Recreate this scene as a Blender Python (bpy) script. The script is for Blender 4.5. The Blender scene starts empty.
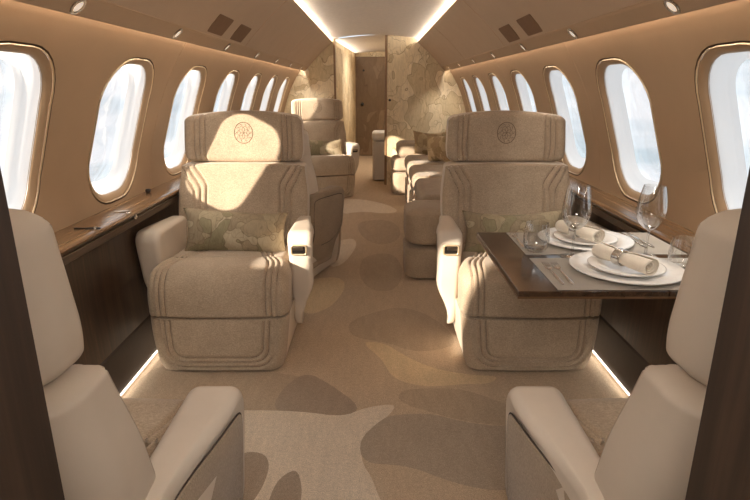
import bpy, bmesh, math, random
from mathutils import Vector, Matrix
from mathutils.geometry import delaunay_2d_cdt
random.seed(7)
C = bpy.context.scene.collection
sc = bpy.context.scene
PI = math.pi

# ------------------------------------------------------------------ materials
def srgb(r, g, b):
    def f(c):
        c /= 255.0
        return c / 12.92 if c <= .04045 else ((c + .055) / 1.055) ** 2.4
    return (f(r), f(g), f(b), 1)

class NT:
    def __init__(s, name):
        s.m = bpy.data.materials.new(name); s.m.use_nodes = True
        s.t = s.m.node_tree; s.n = s.t.nodes; s.b = s.n['Principled BSDF']; s.out = s.n['Material Output']
        s._co = None
    def add(s, typ, **kw):
        n = s.n.new(typ)
        for k, v in kw.items():
            if k in n.inputs: n.inputs[k].default_value = v
            else: setattr(n, k, v)
        return n
    def l(s, a, b): s.t.links.new(a, b)
    def co(s, scale=(1, 1, 1), rot=(0, 0, 0)):
        if s._co is None: s._co = s.add('ShaderNodeTexCoord')
        mp = s.add('ShaderNodeMapping'); mp.inputs['Scale'].default_value = scale; mp.inputs['Rotation'].default_value = rot
        s.l(s._co.outputs['Object'], mp.inputs['Vector']); return mp.outputs['Vector']
    def noise(s, vec, scale, detail=3, rough=.55, dist=0):
        n = s.add('ShaderNodeTexNoise'); n.inputs['Scale'].default_value = scale; n.inputs['Detail'].default_value = detail
        n.inputs['Roughness'].default_value = rough; n.inputs['Distortion'].default_value = dist
        s.l(vec, n.inputs['Vector']); return n
    def ramp(s, fac, stops, interp='LINEAR'):
        r = s.add('ShaderNodeValToRGB'); e = r.color_ramp; e.interpolation = interp
        while len(e.elements) < len(stops): e.elements.new(.5)
        for el, (p, c) in zip(e.elements, stops): el.position = p; el.color = c
        s.l(fac, r.inputs['Fac']); return r.outputs['Color']
    def mix(s, fac, a, b, mode='MIX'):
        m = s.add('ShaderNodeMix', data_type='RGBA', blend_type=mode)
        for sock, v in ((m.inputs['Factor'], fac), (m.inputs['A'] if False else m.inputs[6], a), (m.inputs[7], b)):
            if hasattr(v, 'is_linked') or hasattr(v, 'node'): s.l(v, sock)
            else: sock.default_value = v
        return m.outputs[2]
    def bump(s, h, strength=.3, dist=.002):
        b = s.add('ShaderNodeBump'); b.inputs['Strength'].default_value = strength; b.inputs['Distance'].default_value = dist
        s.l(h, b.inputs['Height']); s.l(b.outputs['Normal'], s.b.inputs['Normal'])
    def set(s, **kw):
        for k, v in kw.items(): s.b.inputs[k.replace('_', ' ')].default_value = v
        return s
def mul(c, k): return (c[0]*k, c[1]*k, c[2]*k, 1)

def m_plain(name, col, rough=.5, metal=0, **kw):
    t = NT(name); v = t.co(); n = t.noise(v, 30, 2)
    t.l(t.ramp(n.outputs['Fac'], [(.3, mul(col, .94)), (.7, mul(col, 1.05))]), t.b.inputs['Base Color'])
    t.set(Roughness=rough, Metallic=metal, **kw); return t.m
def m_fabric(name, col, weave=420, contrast=.22, bump=.5):
    t = NT(name)
    a = t.noise(t.co((1, 1, .45)), weave, 2, .7); b = t.noise(t.co((.45, 1, 1)), weave*.8, 2, .7); c = t.noise(t.co(), 9, 3)
    ad = t.add('ShaderNodeMath', operation='ADD'); t.l(a.outputs['Fac'], ad.inputs[0]); t.l(b.outputs['Fac'], ad.inputs[1])
    ml = t.add('ShaderNodeMath', operation='MULTIPLY'); t.l(ad.outputs[0], ml.inputs[0]); ml.inputs[1].default_value = .5
    col1 = t.ramp(ml.outputs[0], [(.32, mul(col, 1-contrast)), (.68, mul(col, 1+contrast))])
    lo = t.ramp(c.outputs['Fac'], [(.3, (.9, .9, .9, 1)), (.7, (1.05, 1.05, 1.05, 1))])
    t.l(t.mix(1.0, col1, lo, 'MULTIPLY'), t.b.inputs['Base Color'])
    t.bump(ml.outputs[0], bump, .0015); t.set(Roughness=.92); t.b.inputs['Sheen Weight'].default_value = .15
    t.b.inputs['Specular IOR Level'].default_value = .15
    return t.m
def m_leather(name, col, rough=.48, scale=500, contrast=.05, bump=.12):
    t = NT(name); a = t.add('ShaderNodeTexVoronoi'); a.inputs['Scale'].default_value = scale; t.l(t.co(), a.inputs['Vector'])
    c = t.noise(t.co(), 6, 4)
    t.l(t.ramp(c.outputs['Fac'], [(.3, mul(col, 1-contrast)), (.7, mul(col, 1+contrast))]), t.b.inputs['Base Color'])
    t.bump(a.outputs['Distance'], bump, .0006); t.set(Roughness=rough); t.b.inputs['Specular IOR Level'].default_value = .35; return t.m
def m_wood(name, dark, mid, light, axis='y', rough=.3, coat=.0, scale=1.0):
    t = NT(name)
    s = {'y': (38, 1.2, 38), 'z': (38, 38, 1.2), 'x': (1.2, 38, 38)}[axis]; s = tuple(k*scale for k in s)
    s2 = tuple(k*4.5 for k in s)
    n = t.noise(t.co(s), 1, 5, .62, .6); f = t.noise(t.co(s2), 1, 3, .7)
    c1 = t.ramp(n.outputs['Fac'], [(.28, dark), (.5, mid), (.72, light)])
    c2 = t.ramp(f.outputs['Fac'], [(.3, (.62, .62, .62, 1)), (.62, (1.1, 1.1, 1.1, 1))])
    t.l(t.mix(1.0, c1, c2, 'MULTIPLY'), t.b.inputs['Base Color'])
    t.bump(f.outputs['Fac'], .08, .0005); t.set(Roughness=rough); t.b.inputs['Coat Weight'].default_value = coat
    t.b.inputs['Coat Roughness'].default_value = .06; return t.m
def m_leaf(name, tones, edge, scale, warp=.35, rough=.8, edgew=.02, stretch=(1, 1, 1), fine=True, lines=False):
    t = NT(name); v = t.co(stretch)
    w = t.noise(v, scale*.7, 2, .5)
    sub = t.add('ShaderNodeVectorMath', operation='SUBTRACT'); t.l(w.outputs['Color'], sub.inputs[0]); sub.inputs[1].default_value = (.5, .5, .5)
    scl = t.add('ShaderNodeVectorMath', operation='SCALE'); t.l(sub.outputs[0], scl.inputs[0]); scl.inputs['Scale'].default_value = warp/scale*4
    ad = t.add('ShaderNodeVectorMath', operation='ADD'); t.l(v, ad.inputs[0]); t.l(scl.outputs[0], ad.inputs[1])
    vo = t.add('ShaderNodeTexVoronoi'); vo.inputs['Scale'].default_value = scale; t.l(ad.outputs[0], vo.inputs['Vector'])
    ve = t.add('ShaderNodeTexVoronoi', feature='DISTANCE_TO_EDGE'); ve.inputs['Scale'].default_value = scale; t.l(ad.outputs[0], ve.inputs['Vector'])
    bw = t.add('ShaderNodeSeparateColor'); t.l(vo.outputs['Color'], bw.inputs[0])
    n = len(tones); col = t.ramp(bw.outputs[0], [((i+.0)/n, c) for i, c in enumerate(tones)], 'CONSTANT')
    # brushed veins inside each leaf
    wv = t.noise(t.co(tuple(k*q for k, q in zip(stretch, (3, 3, 1)))), scale*3.2, 4, .65, 1.2)
    vein = t.ramp(wv.outputs['Fac'], [(.3, (.84, .83, .80, 1)), (.68, (1.1, 1.1, 1.08, 1))])
    col = t.mix(1.0, col, vein, 'MULTIPLY')
    ef = t.ramp(ve.outputs['Distance'], [(0, (1, 1, 1, 1)), (edgew, (0, 0, 0, 1))])
    col = t.mix(ef, col, edge)
    if lines:
        mp = t.add('ShaderNodeMapping'); mp.inputs['Location'].default_value = (3.3, 1.7, 5.1); mp.inputs['Rotation'].default_value = (.3, .5, .8); t.l(ad.outputs[0], mp.inputs['Vector'])
        v2 = t.add('ShaderNodeTexVoronoi', feature='DISTANCE_TO_EDGE'); v2.inputs['Scale'].default_value = scale*1.25; t.l(mp.outputs[0], v2.inputs['Vector'])
        e2 = t.ramp(v2.outputs['Distance'], [(0, (.55, .55, .55, 1)), (edgew*1.1, (0, 0, 0, 1))]); col = t.mix(e2, col, edge)
    t.l(col, t.b.inputs['Base Color'])
    if fine:
        g = t.noise(t.co(), 380, 2, .7); t.bump(g.outputs['Fac'], .3, .001)
    t.set(Roughness=rough); t.b.inputs['Specular IOR Level'].default_value = .25
    return t.m
def m_emit(name, col, strength):
    t = NT(name); t.set(Base_Color=col, Emission_Color=col, Emission_Strength=strength); return t.m
def m_glass(name, tint=(1, 1, 1, 1), refl=.06):
    t = NT(name); tr = t.add('ShaderNodeBsdfTransparent'); tr.inputs[0].default_value = tint
    gl = t.add('ShaderNodeBsdfGlossy'); gl.inputs['Roughness'].default_value = .02
    fr = t.add('ShaderNodeLayerWeight'); fr.inputs['Blend'].default_value = .5
    pw = t.add('ShaderNodeMath', operation='POWER'); t.l(fr.outputs['Facing'], pw.inputs[0]); pw.inputs[1].default_value = 1.25
    mr = t.add('ShaderNodeMapRange'); t.l(pw.outputs[0], mr.inputs[0]); mr.inputs[3].default_value = .11; mr.inputs[4].default_value = refl
    mx = t.add('ShaderNodeMixShader'); t.l(mr.outputs[0], mx.inputs[0]); t.l(tr.outputs[0], mx.inputs[1]); t.l(gl.outputs[0], mx.inputs[2])
    t.l(mx.outputs[0], t.out.inputs['Surface']); t.n.remove(t.b); return t.m

M = {}
M['fabric'] = m_fabric('seat_tweed', srgb(172, 153, 131), 330, .34, .8)
M['fabric_side'] = m_fabric('side_panel_tweed', srgb(158, 139, 117), 330, .32)
M['leather'] = m_leather('cream_leather', srgb(208, 194, 177))
M['seam'] = m_plain('dark_seam_thread', srgb(58, 44, 34), .8)  # dark brown seam outlining the arm side panels
M['chan'] = m_plain('channel_stitching', srgb(92, 72, 54), .85)
M['thread'] = m_plain('crest_thread', srgb(112, 94, 74), .9)
M['piping'] = m_fabric('piping_tweed', srgb(186, 158, 127), 500, .12)
M['wall'] = m_leather('tan_wall_covering', srgb(166, 138, 109), .62, 700, .03, .1)
M['bin'] = m_leather('tan_bin_covering', srgb(180, 156, 132), .6, 700, .03, .1)
M['psu'] = m_leather('tan_service_panel', srgb(174, 147, 119), .55, 700, .03, .08)
M['ceiling'] = m_plain('ceiling_cream', srgb(214, 202, 188), .7)
def m_translucent(name, col):
    t = NT(name); tl = t.add('ShaderNodeBsdfTranslucent'); tl.inputs[0].default_value = col
    t.set(Base_Color=col, Roughness=.4); mx = t.add('ShaderNodeMixShader'); mx.inputs[0].default_value = .5
    t.l(t.b.outputs[0], mx.inputs[1]); t.l(tl.outputs[0], mx.inputs[2]); t.l(mx.outputs[0], t.out.inputs['Surface']); return t.m
M['white'] = m_translucent('window_reveal_milky_white', srgb(242, 242, 242))
M['ring'] = m_leather('window_ring_tan', srgb(168, 140, 110), .5, 700, .03, .06)
M['brass'] = m_plain('pale_brass', srgb(226, 204, 168), .35, .7)
M['gap'] = m_plain('dark_gap', srgb(92, 68, 48), .7)
M['ledge'] = m_wood('ledge_walnut', srgb(84, 60, 40), srgb(128, 96, 66), srgb(156, 122, 88), 'y', .26, .12)
M['fascia'] = m_wood('ledge_fascia_walnut', srgb(48, 33, 23), srgb(74, 53, 37), srgb(104, 78, 56), 'y', .3, .15)
M['lower'] = m_wood('lower_panel_walnut', srgb(38, 26, 18), srgb(60, 42, 29), srgb(80, 58, 41), 'z', .32, .1)
M['bulk'] = m_wood('bulkhead_walnut', srgb(28, 19, 14), srgb(44, 31, 23), srgb(60, 44, 33), 'z', .45, .0)
M['kick'] = m_plain('kick_panel_dark', srgb(58, 46, 38), .5)
M['table'] = m_wood('table_walnut', srgb(40, 27, 19), srgb(64, 45, 32), srgb(86, 63, 45), 'y', .14, .3)
M['tedge'] = m_plain('table_edge_bronze', srgb(120, 92, 66), .3, .6)
M['mat'] = m_fabric('placemat_weave', srgb(186, 178, 166), 600, .08, .25)
M['china'] = m_plain('white_china', srgb(246, 243, 238), .12)
M['grey_leather'] = m_leather('grey_leather', srgb(200, 194, 188))
M['china_soft'] = m_leather('white_leather', srgb(232, 226, 218))
M['linen'] = m_fabric('napkin_linen', srgb(238, 228, 212), 700, .06, .3)
M['silver'] = m_plain('silver', srgb(212, 208, 202), .16, 1.0)
M['steel'] = m_plain('brushed_steel', srgb(150, 140, 128), .28, 1.0)
M['dark'] = m_plain('dark_plastic', srgb(26, 22, 20), .35)
M['grille'] = m_plain('speaker_grille_brown', srgb(118, 88, 62), .8)
M['leaf'] = m_leaf('leaf_wall_covering', [srgb(226, 208, 176), srgb(208, 188, 154), srgb(231, 214, 184), srgb(218, 200, 168), srgb(200, 180, 148), srgb(224, 206, 174)], srgb(158, 134, 104), 3.8, .95, .7, .016, (1, 1, .75), True, True)
M['door'] = m_leaf('leaf_door_veneer', [srgb(128, 106, 84), srgb(118, 97, 76), srgb(134, 112, 90), srgb(122, 101, 80)], srgb(100, 80, 62), 3.6, .5, .4, .012, (1, 1, .6), False)
M['pillow'] = m_leaf('leaf_cushion_cloth', [srgb(164, 150, 125), srgb(148, 133, 111), srgb(175, 162, 139), srgb(141, 132, 106), srgb(156, 141, 118)], srgb(118, 103, 82), 7, .8, .95, .016, (1, 1, 1), True, True)
M['pillow_warm'] = m_leaf('leaf_cushion_warm_cloth', [srgb(186, 164, 130), srgb(166, 142, 110), srgb(196, 174, 142), srgb(160, 138, 104)], srgb(140, 116, 84), 9, .5, .95, .012)
def m_realglass(name):
    t = NT(name); t.set(Base_Color=(1, 1, 1, 1), Roughness=0.0, IOR=1.45); t.b.inputs['Transmission Weight'].default_value = 1; return t.m
M['glass'] = m_glass('thin_glass', (.97, .975, .97, 1), .95)
M['pane'] = m_glass('window_pane', (.98, .985, .99, 1), .3)
M['led'] = m_emit('warm_light_strip', srgb(255, 236, 208), 3.0)
M['led_floor'] = m_emit('floor_light_strip', srgb(255, 238, 216), 5.0)
M['lens'] = m_emit('reading_light_lens', srgb(255, 240, 220), .35)
M['trimwood'] = m_wood('edge_trim_wood', srgb(110, 82, 56), srgb(140, 108, 76), srgb(160, 126, 92), 'z', .4)
def m_carpet(name, col):
    t = NT(name); a = t.noise(t.co(), 240, 3, .8); b = t.noise(t.co(), 70, 3, .6); c = t.noise(t.co((1, .25, 1)), 26, 3, .6)
    c1 = t.ramp(a.outputs['Fac'], [(.3, mul(col, .66)), (.7, mul(col, 1.42))])
    c2 = t.ramp(b.outputs['Fac'], [(.3, (.9, .9, .9, 1)), (.7, (1.08, 1.08, 1.08, 1))])
    c3 = t.ramp(c.outputs['Fac'], [(.3, (.94, .94, .94, 1)), (.7, (1.05, 1.05, 1.05, 1))])
    t.l(t.mix(1.0, t.mix(1.0, c1, c2, 'MULTIPLY'), c3, 'MULTIPLY'), t.b.inputs['Base Color'])
    t.bump(a.outputs['Fac'], .9, .004); t.set(Roughness=.97); t.b.inputs['Specular IOR Level'].default_value = .1
    t.b.inputs['Sheen Weight'].default_value = .1
    return t.m
CARPET = [m_carpet('carpet_tan', srgb(190, 167, 141)), m_carpet('carpet_light', srgb(214, 198, 177)), m_carpet('carpet_brown', srgb(170, 152, 132)),
          m_carpet('carpet_umber', srgb(162, 143, 124)), m_carpet('carpet_sand', srgb(208, 185, 150)), m_carpet('carpet_mid', srgb(176, 155, 131))]

# ------------------------------------------------------------------ mesh helpers
def link(o, parent=None):
    C.objects.link(o)
    if parent: o.parent = parent
    return o
def mesh_obj(name, verts, faces, mats, parent=None, smooth=True, fmats=None, flat=()):
    me = bpy.data.meshes.new(name); me.from_pydata([tuple(v) for v in verts], [], faces)
    if not isinstance(mats, (list, tuple)): mats = [mats]
    for m in mats: me.materials.append(m)
    if fmats: me.polygons.foreach_set('material_index', fmats)
    if smooth: me.polygons.foreach_set('use_smooth', [True]*len(me.polygons))
    me.update()
    bm = bmesh.new(); bm.from_mesh(me); bmesh.ops.recalc_face_normals(bm, faces=bm.faces); bm.to_mesh(me); bm.free()
    return link(bpy.data.objects.new(name, me), parent)
def empty(name, loc=(0, 0, 0), rz=0):
    o = bpy.data.objects.new(name, None); o.location = loc; o.rotation_euler = (0, 0, rz); o.empty_display_size = .1
    return link(o)
def tag(o, label=None, cat=None, group=None, kind=None):
    if label: o['label'] = label
    if cat: o['category'] = cat
    if group: o['group'] = group
    if kind: o['kind'] = kind
    return o
class MB:
    def __init__(s): s.v = []; s.f = []
    def add(s, vf):
        o = len(s.v); s.v += [tuple(p) for p in vf[0]]; s.f += [tuple(i+o for i in f) for f in vf[1]]; return s
    def build(s, name, mats, parent=None, smooth=True): return mesh_obj(name, s.v, s.f, mats, parent, smooth)
def xf(vf, mat): return [mat @ Vector(p) for p in vf[0]], vf[1]
def tr(x, y, z): return Matrix.Translation((x, y, z))
def rot(a, ax): return Matrix.Rotation(a, 4, ax)

def axis_coords(h, r, step, k=4):
    inner = max(h - r, 1e-5)
    L = [-(inner + r*math.tan(PI/4*(1 - i/k))) for i in range(k)]
    n = max(1, int(round(2*inner/step)))
    return L + [-inner + 2*inner*i/n for i in range(n+1)] + [-q for q in reversed(L)]
def rproj(h, r, center=(0, 0, 0), disp=None, warp=None):
    r = tuple(min(a, b*.999) for a, b in zip(r, h)); inner = [max(h[i]-r[i], 1e-5) for i in range(3)]
    def P(p):
        c = [max(-inner[q], min(inner[q], p[q])) for q in range(3)]
        d = Vector([(p[q]-c[q])/r[q] for q in range(3)]); d.normalize()
        q_ = Vector([c[q] + d[q]*r[q] + center[q] for q in range(3)])
        n = Vector([d[q]/r[q] for q in range(3)]); n.normalize()
        if disp: q_ = q_ + n*disp(q_, n)
        return Vector(warp(q_)) if warp else q_
    return P
def rbox(h, r, step=.02, center=(0, 0, 0), disp=None, warp=None, k=4):
    """rounded box: half sizes h, corner radii r; disp(p, n) pushes along the normal, warp(p) reshapes"""
    if not isinstance(r, (tuple, list)): r = (r, r, r)
    if not isinstance(step, (tuple, list)): step = (step,)*3
    r = tuple(min(a, b*.999) for a, b in zip(r, h))
    ax = [axis_coords(h[i], r[i], step[i], k) for i in range(3)]
    verts = []; idx = {}; faces = []; P = rproj(h, r, center, disp, warp)
    def vid(i, j, l):
        key = (i, j, l)
        if key in idx: return idx[key]
        idx[key] = len(verts); verts.append(P((ax[0][i], ax[1][j], ax[2][l]))); return idx[key]
    N = [len(a)-1 for a in ax]
    for i in range(N[0]):
        for j in range(N[1]):
            for l in (0, N[2]): faces.append((vid(i, j, l), vid(i+1, j, l), vid(i+1, j+1, l), vid(i, j+1, l)))
    for i in range(N[0]):
        for l in range(N[2]):
            for j in (0, N[1]): faces.append((vid(i, j, l), vid(i+1, j, l), vid(i+1, j, l+1), vid(i, j, l+1)))
    for j in range(N[1]):
        for l in range(N[2]):
            for i in (0, N[0]): faces.append((vid(i, j, l), vid(i, j+1, l), vid(i, j+1, l+1), vid(i, j, l+1)))
    return verts, faces
def chaikin(pts, n=3, closed=True):
    for _ in range(n):
        out = []; m = len(pts)
        for i in range(m if closed else m-1):
            a, b = pts[i], pts[(i+1) % m]
            out.append(tuple(a[k]*.75+b[k]*.25 for k in range(len(a)))); out.append(tuple(a[k]*.25+b[k]*.75 for k in range(len(a))))
        if not closed: out = [pts[0]] + out + [pts[-1]]
        pts = out
    return pts
def area2(p): return sum(p[i][0]*p[(i+1) % len(p)][1]-p[(i+1) % len(p)][0]*p[i][1] for i in range(len(p)))
def inset(pts, d):
    if area2(pts) < 0: d = -d
    out = []; n = len(pts)
    for i in range(n):
        a, b, c = Vector(pts[i-1]), Vector(pts[i]), Vector(pts[(i+1) % n])
        t = (c-a); t.normalize(); nrm = Vector((-t.y, t.x)); out.append(tuple(b+nrm*d))
    return out
def slab(pts, th, r=.01, seg=4, axis='x', cap_rings=0):
    """closed 2D outline extruded by th (centred) along axis with rounded rims"""
    rings = []; h = th/2
    for i in range(seg+1):
        a = PI/2*(1-i/seg); rings.append((-h + r*(1-math.sin(PI/2-a)) if False else -h + r*(1-math.cos(PI/2*i/seg)) if False else -h + r*(1-math.sin(PI/2*i/seg)), r*(1-math.sin(PI/2*(1-0)) ) if False else r*(1-math.cos(PI/2*(1-i/seg))) if False else r*(1-math.sin(PI/2*i/seg)) ))
    # proper quarter circle: at i=0 the cap (full inset r), at i=seg the side (no inset)
    rings = [(-h + r*(1-math.cos(PI/2*i/seg)), r*(1-math.sin(PI/2*i/seg))) for i in range(seg+1)]
    rings = rings + [(-o, q) for o, q in reversed(rings)]
    n = len(pts); V = []; F = []
    put = {'x': lambda o, p: (o, p[0], p[1]), 'y': lambda o, p: (p[0], o, p[1]), 'z': lambda o, p: (p[0], p[1], o)}[axis]
    for o, q in rings:
        for p in (inset(pts, q) if q > 1e-7 else pts): V.append(put(o, p))
    for k in range(len(rings)-1):
        for i in range(n):
            F.append((k*n+i, k*n+(i+1) % n, (k+1)*n+(i+1) % n, (k+1)*n+i))
    F.append(tuple(range(n))); F.append(tuple(range((len(rings)-1)*n, len(rings)*n)))
    return V, F
def rrect(w, h, r, n=6):
    pts = []
    for cx, cy, a0 in ((w-r, h-r, 0), (-(w-r), h-r, 90), (-(w-r), -(h-r), 180), (w-r, -(h-r), 270)):
        for i in range(n+1):
            a = math.radians(a0+90*i/n); pts.append((cx+r*math.cos(a), cy+r*math.sin(a)))
    return pts
def ellipse(a, b, n=32): return [(a*math.cos(2*PI*i/n), b*math.sin(2*PI*i/n)) for i in range(n)]
def lathe(prof, n=40, center=(0, 0, 0), close=False):
    V = []; F = []; cx, cy, cz = center
    for r, z in prof:
        for i in range(n):
            a = 2*PI*i/n; V.append((cx+r*math.cos(a), cy+r*math.sin(a), cz+z))
    m = len(prof)
    for k in range(m if close else m-1):
        k2 = (k+1) % m
        for i in range(n): F.append((k*n+i, k*n+(i+1) % n, k2*n+(i+1) % n, k2*n+i))
    return V, F
def tube(path, r, n=8, closed=False, rs=None, caps=True):
    P = [Vector(p) for p in path]; m = len(P); V = []; F = []; up = None
    for i in range(m):
        t = (P[(i+1) % m]-P[i-1]) if closed else (P[min(i+1, m-1)]-P[max(i-1, 0)])
        t.normalize()
        if up is None:
            up = Vector((0, 0, 1)) if abs(t.z) < .9 else Vector((1, 0, 0))
        s = t.cross(up)
        if s.length < 1e-6: s = t.cross(Vector((0, 1, 0.01)))
        s.normalize(); up = s.cross(t); up.normalize()
        rr = rs[i] if rs else r
        for k in range(n):
            a = 2*PI*k/n; V.append(P[i]+s*math.cos(a)*rr+up*math.sin(a)*rr)
    for i in range(m if closed else m-1):
        j = (i+1) % m
        for k in range(n): F.append((i*n+k, i*n+(k+1) % n, j*n+(k+1) % n, j*n+k))
    if not closed and caps: F.append(tuple(range(n))); F.append(tuple(range((m-1)*n, m*n)))
    return V, F
def seg_dist(px, py, poly):
    best = 9
    for i in range(len(poly)-1):
        ax, ay = poly[i]; bx, by = poly[i+1]; dx, dy = bx-ax, by-ay
        t = max(0, min(1, ((px-ax)*dx+(py-ay)*dy)/(dx*dx+dy*dy)))
        best = min(best, math.hypot(px-ax-t*dx, py-ay-t*dy))
    return best
def extrude_y(prof, y0, y1, ny=1, closed=False):
    V = []; F = []; n = len(prof)
    for j in range(ny+1):
        y = y0+(y1-y0)*j/ny
        for x, z in prof: V.append((x, y, z))
    for j in range(ny):
        for i in range(n if closed else n-1):
            k = (i+1) % n; F.append((j*n+i, j*n+k, (j+1)*n+k, (j+1)*n+i))
    if closed: F.append(tuple(range(n))); F.append(tuple(range(ny*n, (ny+1)*n)))
    return V, F
def box(x0, x1, y0, y1, z0, z1, r=.004):
    r = min(r, (x1-x0)*.45, (y1-y0)*.45, (z1-z0)*.45)
    return rbox(((x1-x0)/2, (y1-y0)/2, (z1-z0)/2), r, 9, ((x0+x1)/2, (y0+y1)/2, (z0+z1)/2), k=3)

# ------------------------------------------------------------------ camera
FPX = 547.0; PITCH = math.radians(16.5); EYE = 1.25
cam = bpy.data.cameras.new('camera'); co = link(bpy.data.objects.new('camera', cam))
cam.sensor_width = 36; cam.lens = FPX/750*36; cam.clip_start = .02
co.location = (0, 0, EYE); co.rotation_euler = (PI/2-PITCH, 0, 0); sc.camera = co
def floor_pt(px, py):
    v = 250-py; c, s = math.cos(PITCH), math.sin(PITCH); t = -EYE/(v*c-FPX*s)
    return ((px-375)*t, (FPX*c+v*s)*t)

# ------------------------------------------------------------------ the setting
Y0, Y1, YE = -1.3, 7.3, 10.6
# carpet: the inlaid leaf shapes are faces of the same floor mesh
SHAPES = [  # (material, outline) laid in order, later ones on top
    (5, [(112, 412), (155, 362), (200, 372), (290, 372), (330, 388), (363, 408), (343, 417), (300, 412), (240, 410), (180, 424), (118, 426)]),
    (3, [(307, 372), (330, 384), (363, 408), (343, 417), (300, 414), (270, 410), (285, 385)]),
    (1, [(225, 412), (240, 410), (300, 411), (343, 417), (363, 408), (397, 403), (390, 415), (377, 423), (360, 440), (362, 463), (370, 473), (380, 500), (400, 540), (200, 540), (180, 470), (190, 425)]),
    (2, [(390, 415), (430, 413), (455, 420), (490, 426), (520, 425), (560, 440), (540, 480), (505, 492), (470, 487), (440, 478), (420, 470), (400, 465), (362, 463), (359, 440), (377, 423)]),
    (0, [(362, 464), (400, 466), (440, 479), (470, 488), (505, 493), (540, 482), (560, 540), (402, 540), (381, 500), (370, 474)]),
    (3, [(240, 452), (262, 452), (270, 462), (266, 480), (256, 498), (248, 506), (238, 500), (232, 470)]),
    (3, [(266, 508), (275, 484), (285, 474), (297, 469), (302, 485), (301, 505), (285, 515)]),
    (4, [(360, 341), (385, 343), (400, 353), (430, 368), (470, 375), (500, 376), (490, 384), (465, 384), (430, 387), (405, 383), (390, 375), (383, 360)]),
    (5, [(428, 388), (465, 389), (500, 402), (530, 410), (520, 424), (490, 425), (455, 419), (430, 412), (398, 402), (400, 390)]),
    (1, [(330, 243), (342, 240), (354, 238), (357, 245), (351, 255), (342, 265), (328, 268)]),
    (4, [(300, 285), (315, 278), (340, 277), (346, 285), (340, 297), (328, 309), (305, 316), (295, 300)]),
    (5, [(352, 320), (375, 312), (400, 306), (433, 316), (460, 342), (440, 350), (413, 352), (386, 342), (355, 338), (347, 328)]),
    (1, [(338, 199), (362, 199), (386, 204), (400, 211), (388, 214), (362, 211), (338, 215)]),
    (5, [(355, 222), (385, 219), (400, 226), (400, 240), (380, 246), (362, 238)]),
    (5, [(362, 256), (392, 252), (404, 268), (398, 290), (372, 292), (358, 276)]),
    (1, [(600, 395), (625, 420), (650, 450), (630, 470), (600, 440), (580, 415)]),
]
def in_poly(x, y, P):
    r = False; n = len(P); j = n-1
    for i in range(n):
        if (P[i][1] > y) != (P[j][1] > y) and x < (P[j][0]-P[i][0])*(y-P[i][1])/(P[j][1]-P[i][1])+P[i][0]: r = not r
        j = i
    return r
polys = []
for m, pts in SHAPES:
    w = chaikin([floor_pt(*p) for p in pts], 2)
    polys.append((m, w))
XF = 1.075
vv = [Vector(p) for p in ((-XF, Y0), (XF, Y0), (XF, 11.0), (-XF, 11.0))]; ee = [(0, 1), (1, 2), (2, 3), (3, 0)]
for m, w in polys:
    w = [(max(-XF+.002, min(XF-.002, x)), y) for x, y in w]
    o = len(vv); vv += [Vector(p) for p in w]; ee += [(o+i, o+(i+1) % len(w)) for i in range(len(w))]
V2, _, F2 = delaunay_2d_cdt(vv, ee, [], 0, 1e-5)[:3]
fm = []
for f in F2:
    cx = sum(V2[i].x for i in f)/len(f); cy = sum(V2[i].y for i in f)/len(f); k = 0
    for m, w in polys:
        if in_poly(cx, cy, w): k = m
    fm.append(k)
fl = mesh_obj('floor', [(v.x, v.y, 0) for v in V2], [tuple(f) for f in F2], CARPET, None, False, fm)
tag(fl, 'beige carpet with tonal camouflage leaf shapes along the aisle', kind='structure')

# side wall profile from ledge up behind the bins
def catmull(P, n=10):
    out = []
    Q = [tuple(2*a-b for a, b in zip(P[0], P[1]))] + list(P) + [tuple(2*a-b for a, b in zip(P[-1], P[-2]))]
    for i in range(1, len(Q)-2):
        for k in range(n):
            t = k/n
            out.append(tuple(.5*((2*Q[i][d])+(-Q[i-1][d]+Q[i+1][d])*t+(2*Q[i-1][d]-5*Q[i][d]+4*Q[i+1][d]-Q[i+2][d])*t*t+(-Q[i-1][d]+3*Q[i][d]-3*Q[i+1][d]+Q[i+2][d])*t**3) for d in range(2)))
    out.append(P[-1]); return out
WP = catmull([(1.20, .70), (1.20, .80), (1.176, .95), (1.132, 1.10), (1.072, 1.25), (1.002, 1.38), (.950, 1.46), (.922, 1.515), (.902, 1.56)])
cum = [0]
for a, b in zip(WP, WP[1:]): cum.append(cum[-1]+math.dist(a, b))
SMAX = cum[-1]
def wp(s):
    s = max(0, min(SMAX-1e-6, s))
    for i in range(len(cum)-1):
        if cum[i+1] >= s: break
    t = (s-cum[i])/(cum[i+1]-cum[i]); a, b = WP[i], WP[i+1]
    d = Vector((b[0]-a[0], b[1]-a[1])).normalized()
    return a[0]+(b[0]-a[0])*t, a[1]+(b[1]-a[1])*t, d.y, -d.x      # point and outward normal
def s_of_z(z):
    for i in range(len(WP)-1):
        if WP[i+1][1] >= z: return cum[i]+(cum[i+1]-cum[i])*(z-WP[i][1])/(WP[i+1][1]-WP[i][1])
def wpt(side, y, s, off=0):
    x, z, nx, nz = wp(s); return (side*(x+nx*off), y, z+nz*off)
SB, ST = s_of_z(.745), s_of_z(1.375); SC = (SB+ST)/2; HB = (ST-SB)/2; HA = .255
WIN_Y = [2.5+.835*k for k in range(-2, 6)]
def win_outline(yc, d, n=7):
    r = max(.03, .20-d*.9)
    return [(yc+p[0], SC+p[1]) for p in rrect(HA-d, HB-d, r, n)]
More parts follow.
